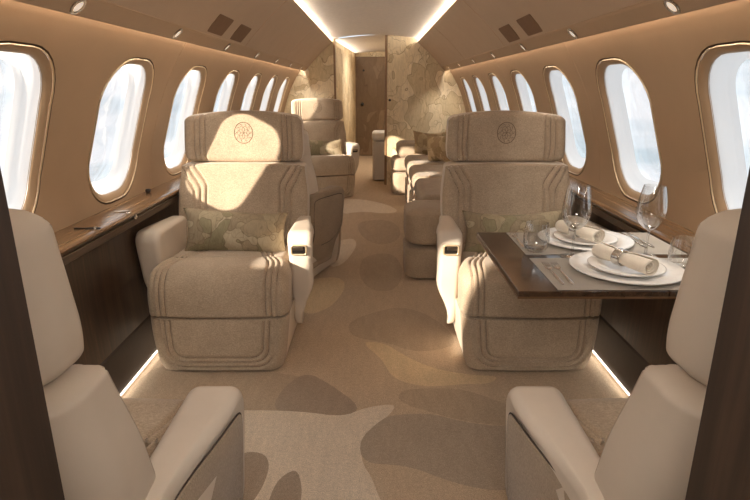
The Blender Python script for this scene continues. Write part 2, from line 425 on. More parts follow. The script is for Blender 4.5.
for side, nm in ((-1, 'left'), (1, 'right')):
    vv = []; ee = []
    ny = int((Y1+.05-Y0)/.12); ns = 22
    outl = [win_outline(y, 0) for y in WIN_Y]
    big = [win_outline(y, -.02) for y in WIN_Y]
    for j in range(ny+1):
        for i in range(ns+1):
            y = Y0+(Y1+.05-Y0)*j/ny; s = SMAX*i/ns
            if any(in_poly(y, s, b) for b in big): continue
            vv.append(Vector((y, s)))
    o = len(vv)
    for w in outl:
        o = len(vv); vv += [Vector(p) for p in w]; ee += [(o+i, o+(i+1) % len(w)) for i in range(len(w))]
    V2, _, F2 = delaunay_2d_cdt(vv, ee, [], 0, 1e-5)[:3]
    ff = []
    for f in F2:
        cx = sum(V2[i].x for i in f)/len(f); cy = sum(V2[i].y for i in f)/len(f)
        if not any(in_poly(cx, cy, w) for w in outl): ff.append(tuple(f))
    w = mesh_obj('wall_'+nm, [wpt(side, v.x, v.y) for v in V2], ff, M['wall'], None, True)
    tag(w, f'tan leather covered curved cabin side wall on the {nm}', kind='structure')
    # seams in the wall covering between the panels
    mb = MB()
    for y in (WIN_Y[2]-.42+.835, WIN_Y[2]+.42, WIN_Y[4]+.42):
        mb.add(tube([wpt(side, y, SMAX*i/20, .0005) for i in range(21)], .0018, 5))
    sm = mb.build('trim_'+('1' if side < 0 else '2'), M['psu']); tag(sm, f'thin panel joint in the {nm} wall covering', kind='structure')

    # windows
    for k, yc in enumerate(WIN_Y):
        n = k+1 + (0 if side < 0 else len(WIN_Y))
        root = empty('window_%d' % n, wpt(side, yc, SB)); L = Vector(root.location)
        tag(root, f'rounded cabin window number {k} along the {nm} wall', kind='structure')
        def ringmesh(levels):
            V = []; F = []
            for d, off in levels: V += [Vector(wpt(side, p[0], p[1], off))-L for p in win_outline(yc, d)]
            m = len(V)//len(levels)
            for a in range(len(levels)-1):
                for i in range(m): F.append((a*m+i, a*m+(i+1) % m, (a+1)*m+(i+1) % m, (a+1)*m+i))
            return V, F
        g = ringmesh([(0, 0), (.001, .008), (.007, .009), (.008, .0)]); mesh_obj('frame_gap', *g, M['gap'], root)
        g = ringmesh([(.007, .004), (.008, -.002), (.0105, -.0025), (.0115, .002)]); mesh_obj('trim_line', *g, M['brass'], root)
        g = ringmesh([(.0115, .003), (.020, .002), (.034, .010), (.040, .015), (.042, .022)]); mesh_obj('window_frame', *g, M['ring'], root)
        g = ringmesh([(.042, .018), (.041, .024), (.052, .040), (.074, .056), (.078, .058), (.084, .072), (.088, .076)]); mesh_obj('window_reveal', *g, M['white'], root)
        # pane: one double layered acrylic pane
        ol = win_outline(yc, .086); V = [Vector(wpt(side, p[0], p[1], .075))-L for p in ol]; m = len(V)
        V += [Vector(wpt(side, p[0], p[1], .080))-L for p in ol]
        F = [(i, (i+1) % m, m+(i+1) % m, m+i) for i in range(m)]
        # curved pane: strips between mirrored outline points
        half = sorted(range(m), key=lambda i: ol[i][1])
        F2 = [tuple(range(m))]
        mesh_obj('window_pane', V, F+F2+[tuple(range(m, 2*m))], M['pane'], root, False)

# side ledges, lower walls, kick panels
LZ = .732
for side, nm in ((-1, 'left'), (1, 'right')):
    X = lambda pts: [(side*x, z) for x, z in pts]
    lg = empty('side_ledge', (side*1.12, 3, LZ)); tag(lg, f'walnut side ledge running below the {nm} windows', 'ledge', 'side ledges under the windows')
    def rel(vf): return [Vector(p)-Vector(lg.location) for p in vf[0]], vf[1]
    mesh_obj('ledge_top', *rel(extrude_y(X([(1.198, LZ), (1.07, LZ), (1.055, LZ-.003), (1.049, LZ-.010), (1.053, LZ-.017), (1.198, LZ-.017)]), Y0, Y1, 1, True)), M['ledge'], lg, False)
    mesh_obj('ledge_fascia', *rel(extrude_y(X([(1.198, LZ-.0175), (1.060, LZ-.0175), (1.066, LZ-.036), (1.060, LZ-.038), (1.064, LZ-.064), (1.07, LZ-.068), (1.198, LZ-.068)]), Y0, Y1, 1, True)), M['fascia'], lg, False)
    mesh_obj('inlay_strip', *rel(extrude_y(X([(1.067, LZ-.034), (1.058, LZ-.034), (1.058, LZ-.037), (1.067, LZ-.037)]), Y0, Y1, 1, True)), M['steel'], lg, False)
    if side < 0:
        spots = [(2.36, 1), (2.02, 0), (3.0, 1)]
    else:
        spots = [(2.95, 1), (3.6, 1)]
    for y, kind in spots:
        if kind: mesh_obj('latch_button', *rel(xf(lathe([(0, .006), (.009, .006), (.012, .003), (.012, -.004)], 16), tr(side*1.060, y, LZ-.028) @ rot(-side*PI/2, 'Y'))), M['silver'], lg)
    if side < 0:   # flush hardware on the left ledge
        O = Vector(lg.location)
        T = tr(*(Vector((-1.10, 2.03, LZ))-O))
        t = mesh_obj('latch', *xf(rbox((.05, .005, .003), .0025, .05, (0, 0, .003)), T @ rot(.05, 'Z')), M['dark'], lg); t['label'] = 'slim dark metal latch bar'
        mesh_obj('pivot', *xf(lathe([(0, .009), (.005, .009), (.006, 0)], 14, (.03, 0, 0)), T), M['steel'], t)
        T = tr(*(Vector((-1.10, 2.33, LZ))-O))
        t = mesh_obj('clasp', *xf(rbox((.034, .004, .003), .0025, .05, (0, 0, .003)), T @ rot(.2, 'Z')), M['silver'], lg); t['label'] = 'small bright forked metal clasp'
        mesh_obj('fork', *xf(tube([(.03, .0, .005), (.05, -.03, .005), (.042, -.055, .004)], .004, 8), T), M['silver'], t)
        t = mesh_obj('knob', *xf(lathe([(0, .022), (.010, .022), (.014, .017), (.014, .008), (.009, 0)], 18), tr(*(Vector((-1.165, 2.78, LZ))-O))), M['dark'], lg); t['label'] = 'small dark round knob'
    lw = mesh_obj('wall_lower_'+nm, *extrude_y(X([(1.128, LZ-.06), (1.128, .40), (1.12, .168)]), Y0, Y1, 1), M['lower'], None, False)
    tag(lw, f'dark walnut lower side wall panel on the {nm}', kind='structure')
    kp = mesh_obj('baseboard_'+nm, *extrude_y(X([(1.12, .17), (1.112, .163), (1.082, .02), (1.078, -.002)]), Y0, Y1, 1), M['kick'], None, False)
    tag(kp, f'dark kick panel along the {nm} edge of the carpet', kind='structure')
    fs = mesh_obj('floor_light_strip', *extrude_y(X([(1.079, .002), (1.074, .002), (1.074, .006), (1.080, .006)]), .5, Y1-.05, 1, True), M['led_floor'], None, False)
    tag(fs, f'glowing warm light strip along the {nm} edge of the carpet', 'light strip', 'floor light strips')

# overhead bins
BP = [(.530, 1.800), (.60, 1.742), (.67, 1.681), (.74, 1.613), (.80, 1.550), (.835, 1.508)]
PS = [(.836, 1.5065), (.843, 1.497), (.884, 1.459), (.890, 1.456)]
for side, nm in ((-1, 'left'), (1, 'right')):
    X = lambda pts: [(side*x, z) for x, z in pts]
    b = empty('overhead_bin', (side*.75, 3, 1.6)); tag(b, f'long tan overhead bin along the {nm} side of the ceiling', 'overhead bin', 'overhead bins')
    def rel(vf): return [Vector(p)-Vector(b.location) for p in vf[0]], vf[1]
    mesh_obj('bin_body', *rel(extrude_y(X([(.545, 1.803), (.538, 1.805)]+BP+[(.86, 1.52), (.66, 1.76)]), Y0, Y1-.004, 1, True)), M['bin'], b, False)
    mesh_obj('service_panel', *rel(extrude_y(X(PS+[(.886, 1.475), (.85, 1.512)]), Y0, Y1-.004, 1, True)), M['psu'], b, False)
    def on_bin(t, y):   # t along the straight bin face
        x = .53+.305*t; i = 0
        for q in range(len(BP)-1):
            if BP[q][0] <= x <= BP[q+1][0]: i = q
        f = (x-BP[i][0])/(BP[i+1][0]-BP[i][0]); z = BP[i][1]+f*(BP[i+1][1]-BP[i][1])
        d = Vector((BP[i+1][0]-BP[i][0], 0, BP[i+1][1]-BP[i][1])).normalized()
        return x, z, d
    for yc in (3.02, 3.46):
        x, z, d = on_bin(.86, yc)
        m = Matrix(((side*d.x, 0, side*-d.z*-1, side*x), (0, 1, 0, yc), (d.z, 0, -d.x, z), (0, 0, 0, 1)))
        vf = slab(rrect(.055, .135, .012), .006, .002, 2, 'z')
        mesh_obj('speaker_grille', *rel(xf(vf, m)), M['grille'], b, False)
    # hairline joints between bin doors
    for yc in (WIN_Y[1]+.1, WIN_Y[3]-.42+.835, WIN_Y[5]+.4):
        mesh_obj('door_joint', *rel(tube([(side*(x_+.0), yc, z_-.0004) for x_, z_ in BP], .0016, 5)), M['psu'], b)
    for yc in WIN_Y:
        d = Vector((.041, 0, -.038)).normalized()
        m = Matrix(((side*d.x, 0, side*d.z*1, side*.8635), (0, 1, 0, yc+.06), (d.z, 0, -d.x, 1.478), (0, 0, 0, 1)))
        r_ = mesh_obj('reading_light', *rel(xf(lathe([(.030, .001), (.030, -.0), (.028, .004), (.020, .004), (.019, .001)], 24), m)), M['silver'], b)
        ln = mesh_obj('lens', *xf(lathe([(.0195, .0015), (.012, .003), (.0005, .0035)], 20), Matrix.Translation(-Vector(b.location)) @ m), M['lens'], r_)
    st = mesh_obj('wall_light_strip', *extrude_y(X([(.893, 1.500), (.905, 1.512), (.900, 1.517), (.888, 1.505)]), Y0, Y1-.01, 1, True), M['led'], None, False)
    tag(st, f'hidden warm light strip washing the {nm} wall above the windows', 'light strip', 'wall light strips')
    st = mesh_obj('ceiling_light_strip', *extrude_y(X([(.546, 1.812), (.556, 1.812), (.556, 1.822), (.546, 1.822)]), Y0, Y1-.01, 1, True), M['led'], None, False)
    tag(st, f'warm cove light strip between the ceiling and the {nm} overhead bin', 'light strip', 'ceiling light strips')

# ceiling
n = 24; prof = []
for i in range(n+1):
    a = -1+2*i/n; prof.append((.565*a, 1.886-.052*abs(a)**2.2))
prof = [(-.575, 1.806)] + prof + [(.575, 1.806)]
cl = mesh_obj('ceiling', *extrude_y(prof, Y0, Y1, 1), M['ceiling']); tag(cl, 'pale cream arched cabin ceiling', kind='structure')

# cross section of the cabin, closed outline
half = [(XF, -.002), (1.13, .168), (1.14, .66), (1.21, .70)] + [(x+.004, z) for x, z in WP[::4]] + [(.90, 1.57), (.62, 1.83)]
full_r = half
arch = [(.60*math.cos(a), 1.80+.10*math.sin(a)) for a in (PI*i/12 for i in range(1, 12))]
def panel_prism(outline, y0, y1, name, mat, label, sm=False):
    V = [(x, y0, z) for x, z in outline] + [(x, y1, z) for x, z in outline]; n = len(outline)
    F = [tuple(range(n)), tuple(range(n, 2*n))] + [(i, (i+1) % n, n+(i+1) % n, n+i) for i in range(n)]
    o = mesh_obj(name, V, F, mat, None, sm); tag(o, label, kind='structure'); return o
# aft bulkhead: left and right panels
la = [(-x, z) for x, z in half]
XL, XR = -.52, .145
panel_prism([(XL, -.002)] + la + [(XL, 1.84)], Y1, Y1+.05, 'wall_back_left', M['leaf'], 'aft partition panel with leaf wall covering left of the passage')
ra = [p for p in half]
panel_prism([(XR, -.002)] + ra + [(.50, 1.855), (.35, 1.872), (XR, 1.884)], Y1, Y1+.05, 'wall_back_right', M['leaf'], 'aft partition panel with leaf wall covering right of the passage')
o = mesh_obj('trim_3', *box(XL-.004, XL+.02, Y1-.006, Y1+.056, 0, 1.84), M['trimwood'], None, False); tag(o, 'slim wooden edge trim on the left aft partition', kind='structure')
o = mesh_obj('trim_4', *box(XR-.02, XR+.012, Y1-.006, Y1+.056, 0, 1.882), M['trimwood'], None, False); tag(o, 'slim wooden edge trim on the right aft partition', kind='structure')
# knob on the right partition panel
t = mesh_obj('partition_latch', *xf(lathe([(0, .012), (.012, .012), (.016, .006), (.016, 0)], 16), tr(.19, Y1, 1.10) @ rot(PI/2, 'X')), M['dark']); tag(t, 'small dark round latch on the right leaf patterned partition', 'latch')
# passage beyond: side walls, ceiling, end wall with door
YP = YE
V = [(-.53, Y1+.03, 0), (-.36, YP, 0), (-.36, YP, 1.9), (-.53, Y1+.03, 1.9), (-.55, Y1+.03, 0), (-.38, YP, 0), (-.38, YP, 1.9), (-.55, Y1+.03, 1.9)]
o = mesh_obj('wall_passage_left', V, [(0, 1, 2, 3), (4, 5, 6, 7), (0, 1, 5, 4), (1, 2, 6, 5), (2, 3, 7, 6), (3, 0, 4, 7)], M['leaf'], None, False); tag(o, 'leaf patterned wall on the left of the passage', kind='structure')
o = mesh_obj('wall_passage_right', *box(.80, .83, Y1+.04, YP, 0, 1.92), M['leaf'], None, False); tag(o, 'leaf patterned wall on the right of the passage', kind='structure')
prof = [(-.56, 1.80)] + [(-.56+1.40*i/12, 1.83+.06*math.sin(PI*i/12)) for i in range(13)] + [(.84, 1.80)]
o = mesh_obj('ceiling_passage', *extrude_y(prof, Y1+.02, YP+.05, 1), M['ceiling']); tag(o, 'white arched ceiling of the passage', kind='structure')
o = mesh_obj('wall_end', *box(-.62, .86, YP+.03, YP+.08, 0, 1.95), M['leaf'], None, False); tag(o, 'leaf patterned end wall of the passage', kind='structure')
dr = empty('door_1', (-.0, YP, 0)); tag(dr, 'brown leaf veneer door closing the passage', kind='structure')
mesh_obj('door_panel', *box(-.355, .46, 0, .03, .005, 1.80), M['door'], dr, False)
mesh_obj('door_frame', *box(-.385, -.356, -.02, .04, 0, 1.85), M['trimwood'], dr, False)
mesh_obj('door_knob', *xf(lathe([(0, .05), (.02, .05), (.03, .04), (.03, .025), (.012, .018), (.03, .004), (.03, 0)], 18), tr(-.235, 0, .96) @ rot(PI/2, 'X')), M['dark'], dr)
mesh_obj('door_lock', *xf(lathe([(0, .01), (.018, .01), (.02, 0)], 16), tr(-.21, 0, 1.56) @ rot(PI/2, 'X')), M['dark'], dr)

# foreground bulkheads either side of the camera and the vestibule behind it
for side, nm in ((-1, 'left'), (1, 'right')):
    out = [(side*.229, 0), (side*1.08, 0), (side*1.2, .3), (side*1.25, .8), (side*1.2, 1.2), (side*.95, 1.62), (side*.56, 1.81), (side*.229, 1.81)]
    o = panel_prism(out, .275, .335, 'wall_front_'+nm, M['bulk'], f'dark walnut forward bulkhead panel on the {nm} edge of the view')
    g = mesh_obj('pull', *tube([(side*.246, .2745, .905), (side*.250, .2735, .88), (side*.256, .2745, .83)], .0013, 8), M['trimwood'], o)
    g['label'] = 'slim dark angled pull'
panel_prism([(-1.25, 0), (1.25, 0), (1.25, 1.2), (.9, 1.6), (.56, 1.9), (-.56, 1.9), (-.9, 1.6), (-1.25, 1.2)], Y0-.05, Y0, 'wall_front', M['bulk'], 'walnut wall of the vestibule behind the viewpoint')

# ------------------------------------------------------------------ armchairs
def smooth(a, b, x):
    t = max(0, min(1, (x-a)/(b-a))); return t*t*(3-2*t)
GROOVE = .012
def groove(d, w=.0050, g=GROOVE): return -g*math.exp(-(d/w)**2)
BACK_LINES = []
for i in range(3):
    o = .029*i
    BACK_LINES.append([(.186+o, .40), (.186+o, .735-o*.5), (.190+o, .757-o*.5), (.202+o, .778-o*.5), (.272+o*.9, .872-o*.5), (.30+o*.9, .905-o*.5)])
def half_w(z):   # backrest half width
    if z < .64: return .318+.020*smooth(.45, .62, z)
    return .338-.018*smooth(.68, .885, z)
ARM_IN, ARM_TH = .300, .110
def make_seat_meshes(mir):
    """one armchair facing -Y; mir = +1 puts the controls in the arm on +X"""
    parts = []
    parts.append(('plinth', [box(-.22, .22, .07, .60, 0, .02, .006)], [M['dark']], None, None))
    # lower front panel
    def bdisp(p, n):
        if n.y > -.5: return 0
        q = .0; ax = abs(p.x)
        for o in (0, .0255, .051):     # U shaped channels: rounded rectangles open at the top
            hw = .212+o; r = .05+o*.6; hh = .222+o; dx, dz = ax-(hw-r), abs(p.z-.30)-(hh-r)
            q += groove(math.hypot(max(dx, 0), max(dz, 0))+min(max(dx, dz), 0)-r)
        return q
    def bwarp(p):
        t = max(0, p.z/.268); k = .85+.15*t**.45
        return (p.x*k, p.y-.014*math.sin(PI*t)-.010*(1-(p.x/.31)**2), p.z)
    B = ((.314, .30, .1315), (.06, .06, .008)); bc = (0, .315, .1375); th = MB(); th0 = MB(); P = rproj(*B, bc, bdisp, bwarp)
    for o in (0, .0255, .051):
        hw = .212+o; lo = .078-o; r = .05+o*.6; path = [(-hw, .258)]
        path += [(-hw, lo+r+(.25-lo-r)*(1-i/8)) for i in range(9)]+[(-hw+r-r*math.cos(a), lo+r-r*math.sin(a)) for a in (PI/2*i/10 for i in range(1, 11))]
        path += [(-x, z) for x, z in reversed(path)]
        th0.add(tube([P((x, -B[0][1], z-bc[2])) for x, z in path], .0017, 6))
    parts.append(('leg_rest', [rbox(*B, (.0042, .03, .0045), bc, bdisp, bwarp), (th0.v, th0.f)], [M['fabric'], M['leather'], M['chan']], lambda n, c: 1 if abs(n.x) > .75 and c.y > .09 else 0, None))
    # seat cushion
    def cdisp(p, n):
        if n.z < -.3 or n.y > .4: return 0
        ax = abs(p.x); y = max(0, p.y-.10)
        sh = .16*y+.35*y*y; q = 0
        for o in (.222, .2475, .273): q += groove(ax-(o-sh))
        return q+.006*(1-(p.x/.32)**2)
    def cwarp(p):
        k = 1.0-.06*smooth(.16, .24, p.y)
        return (p.x*k, p.y-.010*(1-(p.x/.32)**2)+.03*smooth(.34, .48, p.z)*(1 if p.y < .25 else 0), p.z-.012*smooth(.15, .45, p.y) if p.z > .40 else max(p.z, .2765))
    C_ = ((.318, .29, .130), (.05, .085, .075)); cc = (0, .300, .348); P = rproj(*C_, cc, cdisp, cwarp); hx, hy, hz = C_[0]
    for o in (.222, .2475, .273):
        for sg in (-1, 1):
            raw = [(.46*(1-i/14)+.01*i/14-cc[1], hz) for i in range(15)]; path = []
            raw += [(-hy, hz*(1-i/10)-.068*i/10) for i in range(11)]
            for y, z in raw:
                yy = max(0, y+cc[1]-.10); path.append(P((sg*(o-.16*yy-.35*yy*yy), max(y, -hy), z)))
            th.add(tube(path, .0017, 6))
    C_ = ((.318, .29, .130), (.05, .085, .075)); cc = (0, .300, .348); P = rproj(*C_, cc, cdisp, cwarp); hx, hy, hz = C_[0]
    for o in (.222, .2475, .273):
        for sg in (-1, 1):
            raw = [(.46*(1-i/14)+.01*i/14-cc[1], hz) for i in range(15)]; path = []
            raw += [(-hy, hz*(1-i/10)-.068*i/10) for i in range(11)]
            for y, z in raw:
                yy = max(0, y+cc[1]-.10); path.append(P((sg*(o-.16*yy-.35*yy*yy), max(y, -hy), z)))
            th.add(tube(path, .0017, 6))
    parts.append(('seat_cushion', [rbox(*C_, (.0042, .012, .006), cc, cdisp, cwarp, 6), (th.v, th.f)], [M['fabric'], M['fabric'], M['chan']], lambda n, c: 0, None))
    # backrest
    def kdisp(p, n):
        if n.y > -.45: return 0
        ax = abs(p.x); q = 0
        for L in BACK_LINES: q += groove(seg_dist(ax, p.z, L))
        return q+.010*(1-(p.x/.32)**2)
    def kwarp(p):
        k = half_w(p.z)/.33; x = p.x*k
        return (x, p.y+(p.z-.45)*.30-.050*abs(p.x/.33)**3.2, p.z)
    K = ((.33, .080, .213), (.05, .055, .018)); kc = (0, .600, .650); P = rproj(*K, kc, kdisp, kwarp); tk = MB()
    def dense(L, n=10): return [tuple(a[k]+(b[k]-a[k])*i/n for k in range(2)) for a, b in zip(L, L[1:]) for i in range(n)]+[L[-1]]
    for L in BACK_LINES:
        for sg in (-1, 1):
            tk.add(tube([P((sg*x, -K[0][1], z-kc[2])) for x, z in dense(L) if abs(x) < .322 and .445 < z < .856], .0017, 6))
    parts.append(('backrest', [rbox(*K, (.0042, .03, .005), kc, kdisp, kwarp, 5), (tk.v, tk.f)], [M['fabric'], M['leather'], M['chan']], lambda n, c: 0 if n.y < -.35 or (abs(c.x) < .295 and n.y < .15 and abs(n.z) < .45 and abs(n.x) > .3) else 1, None))
    # headrest
    def hdisp(p, n):
        if n.y > -.45: return 0
        ax = abs(p.x); q = 0
        for o in (.212, .2395, .267): q += groove(ax-o)
        return q+.012*(1-(p.x/.3)**2)
    HY = .715
    def hwarp(p):
        t = (p.z-.868)/.25
        return (p.x*(1.0-.03*t-.05*max(0, 1-t/.35)**2), p.y+(p.z-.868)*.14-.05*abs(p.x/.32)**3, p.z+.026*(1-(p.x/.32)**2)*t)
    H_ = ((.324, .064, .121), (.05, .05, .030)); hc = (0, HY, .986); P = rproj(*H_, hc, hdisp, hwarp); tk2 = MB()
    for o in (.212, .2395, .267):
        for sg in (-1, 1): tk2.add(tube([P((sg*o, -H_[0][1], z-hc[2])) for z in (.870+.232*i/16 for i in range(17))], .0017, 6))
    parts.append(('headrest', [rbox(*H_, (.0042, .03, .006), hc, hdisp, hwarp, 5), (tk2.v, tk2.f)], [M['fabric'], M['leather'], M['chan']], lambda n, c: 0 if n.y < -.35 or (abs(c.x) < .295 and n.y < .15 and abs(n.z) < .45 and abs(n.x) > .3) else 1, None))
    # crest on the headrest: ring, leaf loops and crossed strokes in low relief
    mb = MB(); R = .050
    def hp(x, z):
        q = hwarp(Vector((x, HY-.064-.012*(1-(x/.3)**2), z))); return (q[0], q[1], q[2])
    zc = 1.005
    mb.add(tube([hp(R*math.cos(a), zc+R*math.sin(a)) for a in (2*PI*i/40 for i in range(40))], .0020, 6, True))
    for k in range(10):
        a0 = k*PI/5; cx, cz = .040*math.cos(a0), .040*math.sin(a0)
        mb.add(tube([hp(cx+.007*math.cos(a0+1), zc+cz+.007*math.sin(a0+1)), hp(cx, zc+cz), hp(cx+.007*math.cos(a0-2.4), zc+cz+.007*math.sin(a0-2.4))], .0013, 5))
    for k in range(6):      # interlaced loops filling the wreath
        a0 = k*PI/3; cx, cz = .017*math.cos(a0), .017*math.sin(a0)
        mb.add(tube([hp(cx+.015*math.cos(a), zc+cz+.015*math.sin(a)) for a in (2*PI*i/16 for i in range(16))], .0011, 5, True))
    parts.append(('crest', [(mb.v, mb.f)], [M['thread']], None, None))
    # arms
    prof = chaikin([(.36, .105), (.29, .105), (.250, .30), (.214, .46), (.206, .53), (.206, .575), (.236, .612), (.285, .612), (.45, .610), (.58, .606), (.63, .592), (.635, .52), (.63, .22), (.59, .105), (.5, .105)], 3)
    def spread(z): return 1+.08*smooth(.42, .60, z)
    def low(z): return 1-smooth(.12, .37, z)
    half = ARM_TH/2; ac = ARM_IN+half
    for s in (1, -1):
        V, F = slab(prof, ARM_TH, .026, 6, 'x'); W_ = []
        for x, y, z in V:
            x = x*spread(z) - (.080*low(z)*(x/half)+.05*smooth(.27, .60, y)*(x/half) if x > 0 else .0); W_.append((s*(ac+x), y, z))
        parts.append(('arm', [(W_, F)], [M['leather']], None, ('handle', s) if s == mir else None))
        ip = chaikin([(.335, .27), (.285, .36), (.262, .46), (.256, .535), (.280, .572), (.45, .570), (.56, .566), (.595, .55), (.595, .30), (.555, .245), (.4, .245)], 3)
        ox = lambda z, y: ac+half*spread(z)-.080*low(z)-.05*smooth(.27, .60, y)
        sp = slab(ip, .010, .004, 3, 'x'); V = [(s*(ox(z, y)-.001+x), y, z) for x, y, z in sp[0]]
        tb = tube([(s*(ox(z, y)+.0005), y, z) for y, z in inset(ip, -.002)], .0020, 6, True)
        parts.append(('side_panel', [(V, sp[1])], [M['fabric_side']], None, ('sub', None)))
        parts.append(('seam', [tb], [M['seam']], None, ('sub', None)))
    return parts
def build_parts(parts, mir):
    out = []
    for name, vfs, mats, pick, extra in parts:
        mb = MB()
        for vf in vfs: mb.add(vf)
        o = mesh_obj(name, mb.v, mb.f, mats)
        if pick:
            me = o.data
            nf = len(vfs[0][1])
            for p in me.polygons: p.material_index = pick(p.normal, p.center) if p.index < nf else 2
        kids = []
        if extra and extra[0] == 'handle':
            s = extra[1]
            hb = slab(rrect(.034, .022, .010), .010, .003, 3, 'y')
            rim = tube([(x, -.006, z) for x, z in rrect(.034, .022, .010)], .0042, 8, True)
            T = tr(s*.352, .2065, .528) @ rot(.03, 'X')
            h = mesh_obj('handle', *xf(hb, T), M['dark']); h['label'] = 'black recessed control handle with metal rim'
            r_ = mesh_obj('handle_rim', *xf(rim, T), M['brass']); lv = mesh_obj('lever', *xf(rbox((.024, .003, .008), .0025, .05, (-.004*s, -.007, .007)), T), M['steel'])
            kids = [h, r_, lv]
        out.append((o, kids, extra))
    return out
PROTO = {m: build_parts(make_seat_meshes(m), m) for m in (1, -1)}
def armchair(loc, rz, mir, label, head_drop=0, upright=0, plain_side=False, cloth_arms=False, head_w=1, back_w=1):
    root = empty('armchair', loc, rz); tag(root, label, 'armchair', 'cabin armchairs'); arm = None
    for o, kids, extra in PROTO[mir]:
        nm = o.name.split('.')[0]
        if plain_side and nm in ('side_panel', 'seam'): continue
        c = o.copy(); C.objects.link(c)
        c.parent = arm if extra and extra[0] == 'sub' else root
        if nm == 'arm':
            arm = c
            if cloth_arms: c.material_slots[0].link = 'OBJECT'; c.material_slots[0].material = M['fabric_side']
        if nm in ('headrest', 'crest'): c.location = (0, -upright, -head_drop); c.scale.x = head_w
        if nm == 'backrest': c.location = (0, -upright*.75, 0); c.scale.x = back_w
        for k in kids:
            d = k.copy(); C.objects.link(d); d.parent = c
    return root
SX = .706
armchair((-SX, 2.235, 0), 0, 1, 'beige tweed armchair facing the camera on the left, next to the front left window', 0, -.10, plain_side=True, back_w=1.03)
armchair((SX, 2.235, 0), 0, -1, 'beige tweed armchair facing the camera on the right, behind the laid table', 0, -.10, plain_side=True, back_w=1.03)
armchair((-.515, 6.33, 0), math.radians(17), 1, 'small-looking distant beige armchair on the left in front of the leaf patterned partition')
armchair((-.522, 4.063, 0), PI-math.radians(20), -1, 'armchair facing away, only its side arm showing behind the front left armchair', .10, .12, cloth_arms=True)
armchair((-.714, 1.330, 0), PI, -1, 'cream leather armchair seen from behind in the bottom left corner', .006, .028, head_w=.935)
armchair((.714, 1.330, 0), PI, 1, 'cream leather armchair seen from behind in the bottom right corner', .006, .028, head_w=.935)
for m_ in PROTO:
    for o, kids, extra in PROTO[m_]:
        for k in kids: bpy.data.objects.remove(k)
        bpy.data.objects.remove(o)
cs = empty('console', (.23, 7.85, 0)); tag(cs, 'grey console with white rounded top standing in the passage beyond the partition', 'console')
mesh_obj('body', *rbox((.265, .24, .275), (.05, .05, .03), .05, (0, 0, .28)), M['grey_leather'], cs)
mesh_obj('top', *rbox((.272, .25, .055), (.05, .05, .045), .04, (0, 0, .612)), M['china_soft'], cs)

# ------------------------------------------------------------------ cushions
def pillow_mesh(w, h, t, n=36, seed=0):
    rnd = random.Random(seed); V = []; F = []; ph = [rnd.uniform(0, 6) for _ in range(6)]
    for sgn in (1, -1):
        for j in range(n+1):
            for i in range(n+1):
                u, v = -1+2*i/n, -1+2*j/n
                e = ((1-abs(u)**3)*(1-abs(v)**2.4))**.62
                wr = .06*math.sin(5*u+ph[0])*math.sin(3*v+ph[1])+.04*math.sin(9*u+4*v+ph[2])
                th = t*e*(1+wr)
                V.append((w*u*(1-.09*(1-v*v)), -sgn*th+.008*math.sin(2.2*u+ph[3]), h*v*(1-.11*(1-u*u))+.012*math.sin(1.8*u+ph[4])))
        o = 0 if sgn > 0 else (n+1)**2
        for j in range(n):
            for i in range(n): a = o+j*(n+1)+i; F.append((a, a+1, a+n+2, a+n+1))
    rim = []
    return V, F
def pillow(loc, w, h, t, rx, rz, mat, label, seed, ry=0):
    V, F = pillow_mesh(w, h, t, 36, seed)
    bm = bmesh.new()
    o = mesh_obj('cushion', V, F, mat)
    bm.from_mesh(o.data); bmesh.ops.remove_doubles(bm, verts=bm.verts, dist=1e-5); bmesh.ops.recalc_face_normals(bm, faces=bm.faces); bm.to_mesh(o.data); bm.free()
    o.location = loc; o.rotation_euler = (rx, ry, rz); tag(o, label, 'cushion', 'leaf patterned cushions'); return o
pillow((-.695, 2.650, .556), .262, .112, .068, -.25, 0, M['pillow'], 'green and beige leaf patterned cushion on the front left armchair', 1)
pillow((.695, 2.650, .556), .262, .112, .068, -.25, 0, M['pillow'], 'leaf patterned cushion on the armchair behind the laid table', 2)
pillow((-.632, 6.700, .555), .245, .105, .050, -.25, math.radians(17), M['pillow'], 'leaf patterned cushion on the distant left armchair', 3)

# ------------------------------------------------------------------ divan on the right
dv = empty('divan', (.64, 5.1, 0)); tag(dv, 'long beige divan along the right wall with a rounded end block', 'sofa')
L = Vector(dv.location)
def dpart(name, vf, mat=M['fabric']): return mesh_obj(name, [Vector(p)-L for p in vf[0]], vf[1], mat, dv)
dpart('end_base', rbox((.40, .21, .112), (.10, .10, .02), .03, (.605, 3.70, .114)))
dpart('end_block', rbox((.40, .21, .128), (.10, .10, .05), .03, (.605, 3.70, .357)))
dpart('base', rbox((.33, 1.30, .125), (.05, .05, .02), .06, (.685, 5.2, .127)))
for k in range(3):
    y = 4.32+.86*k
    dpart('front_roll', rbox((.30, .415, .055), (.05, .04, .05), .04, (.66, y, .305)))
    dpart('seat_cushion', rbox((.325, .42, .075), (.06, .05, .055), .03, (.665, y, .430)))
    dpart('back_cushion', rbox((.075, .41, .22), (.06, .05, .06), .04, (.955, y, .71), None, lambda p: (p[0]+(p[2]-.71)*.12, p[1], p[2])))
dpart('far_arm_base', rbox((.40, .24, .135), (.10, .10, .02), .03, (.605, 6.82, .137)))
dpart('far_arm_block', rbox((.40, .24, .085), (.10, .10, .04), .03, (.605, 6.82, .360)))
dpart('far_arm_top', rbox((.36, .23, .09), (.08, .08, .06), .03, (.625, 6.83, .532)))
pillow((.64, 6.42, .640), .20, .145, .06, .30, math.radians(-14), M['pillow_warm'], 'golden leaf patterned cushion standing against the far divan arm', 5)
pillow((.66, 5.75, .640), .20, .145, .06, .12, math.radians(-62), M['pillow_warm'], 'golden leaf patterned cushion standing on the divan, nearer of the two there', 6)

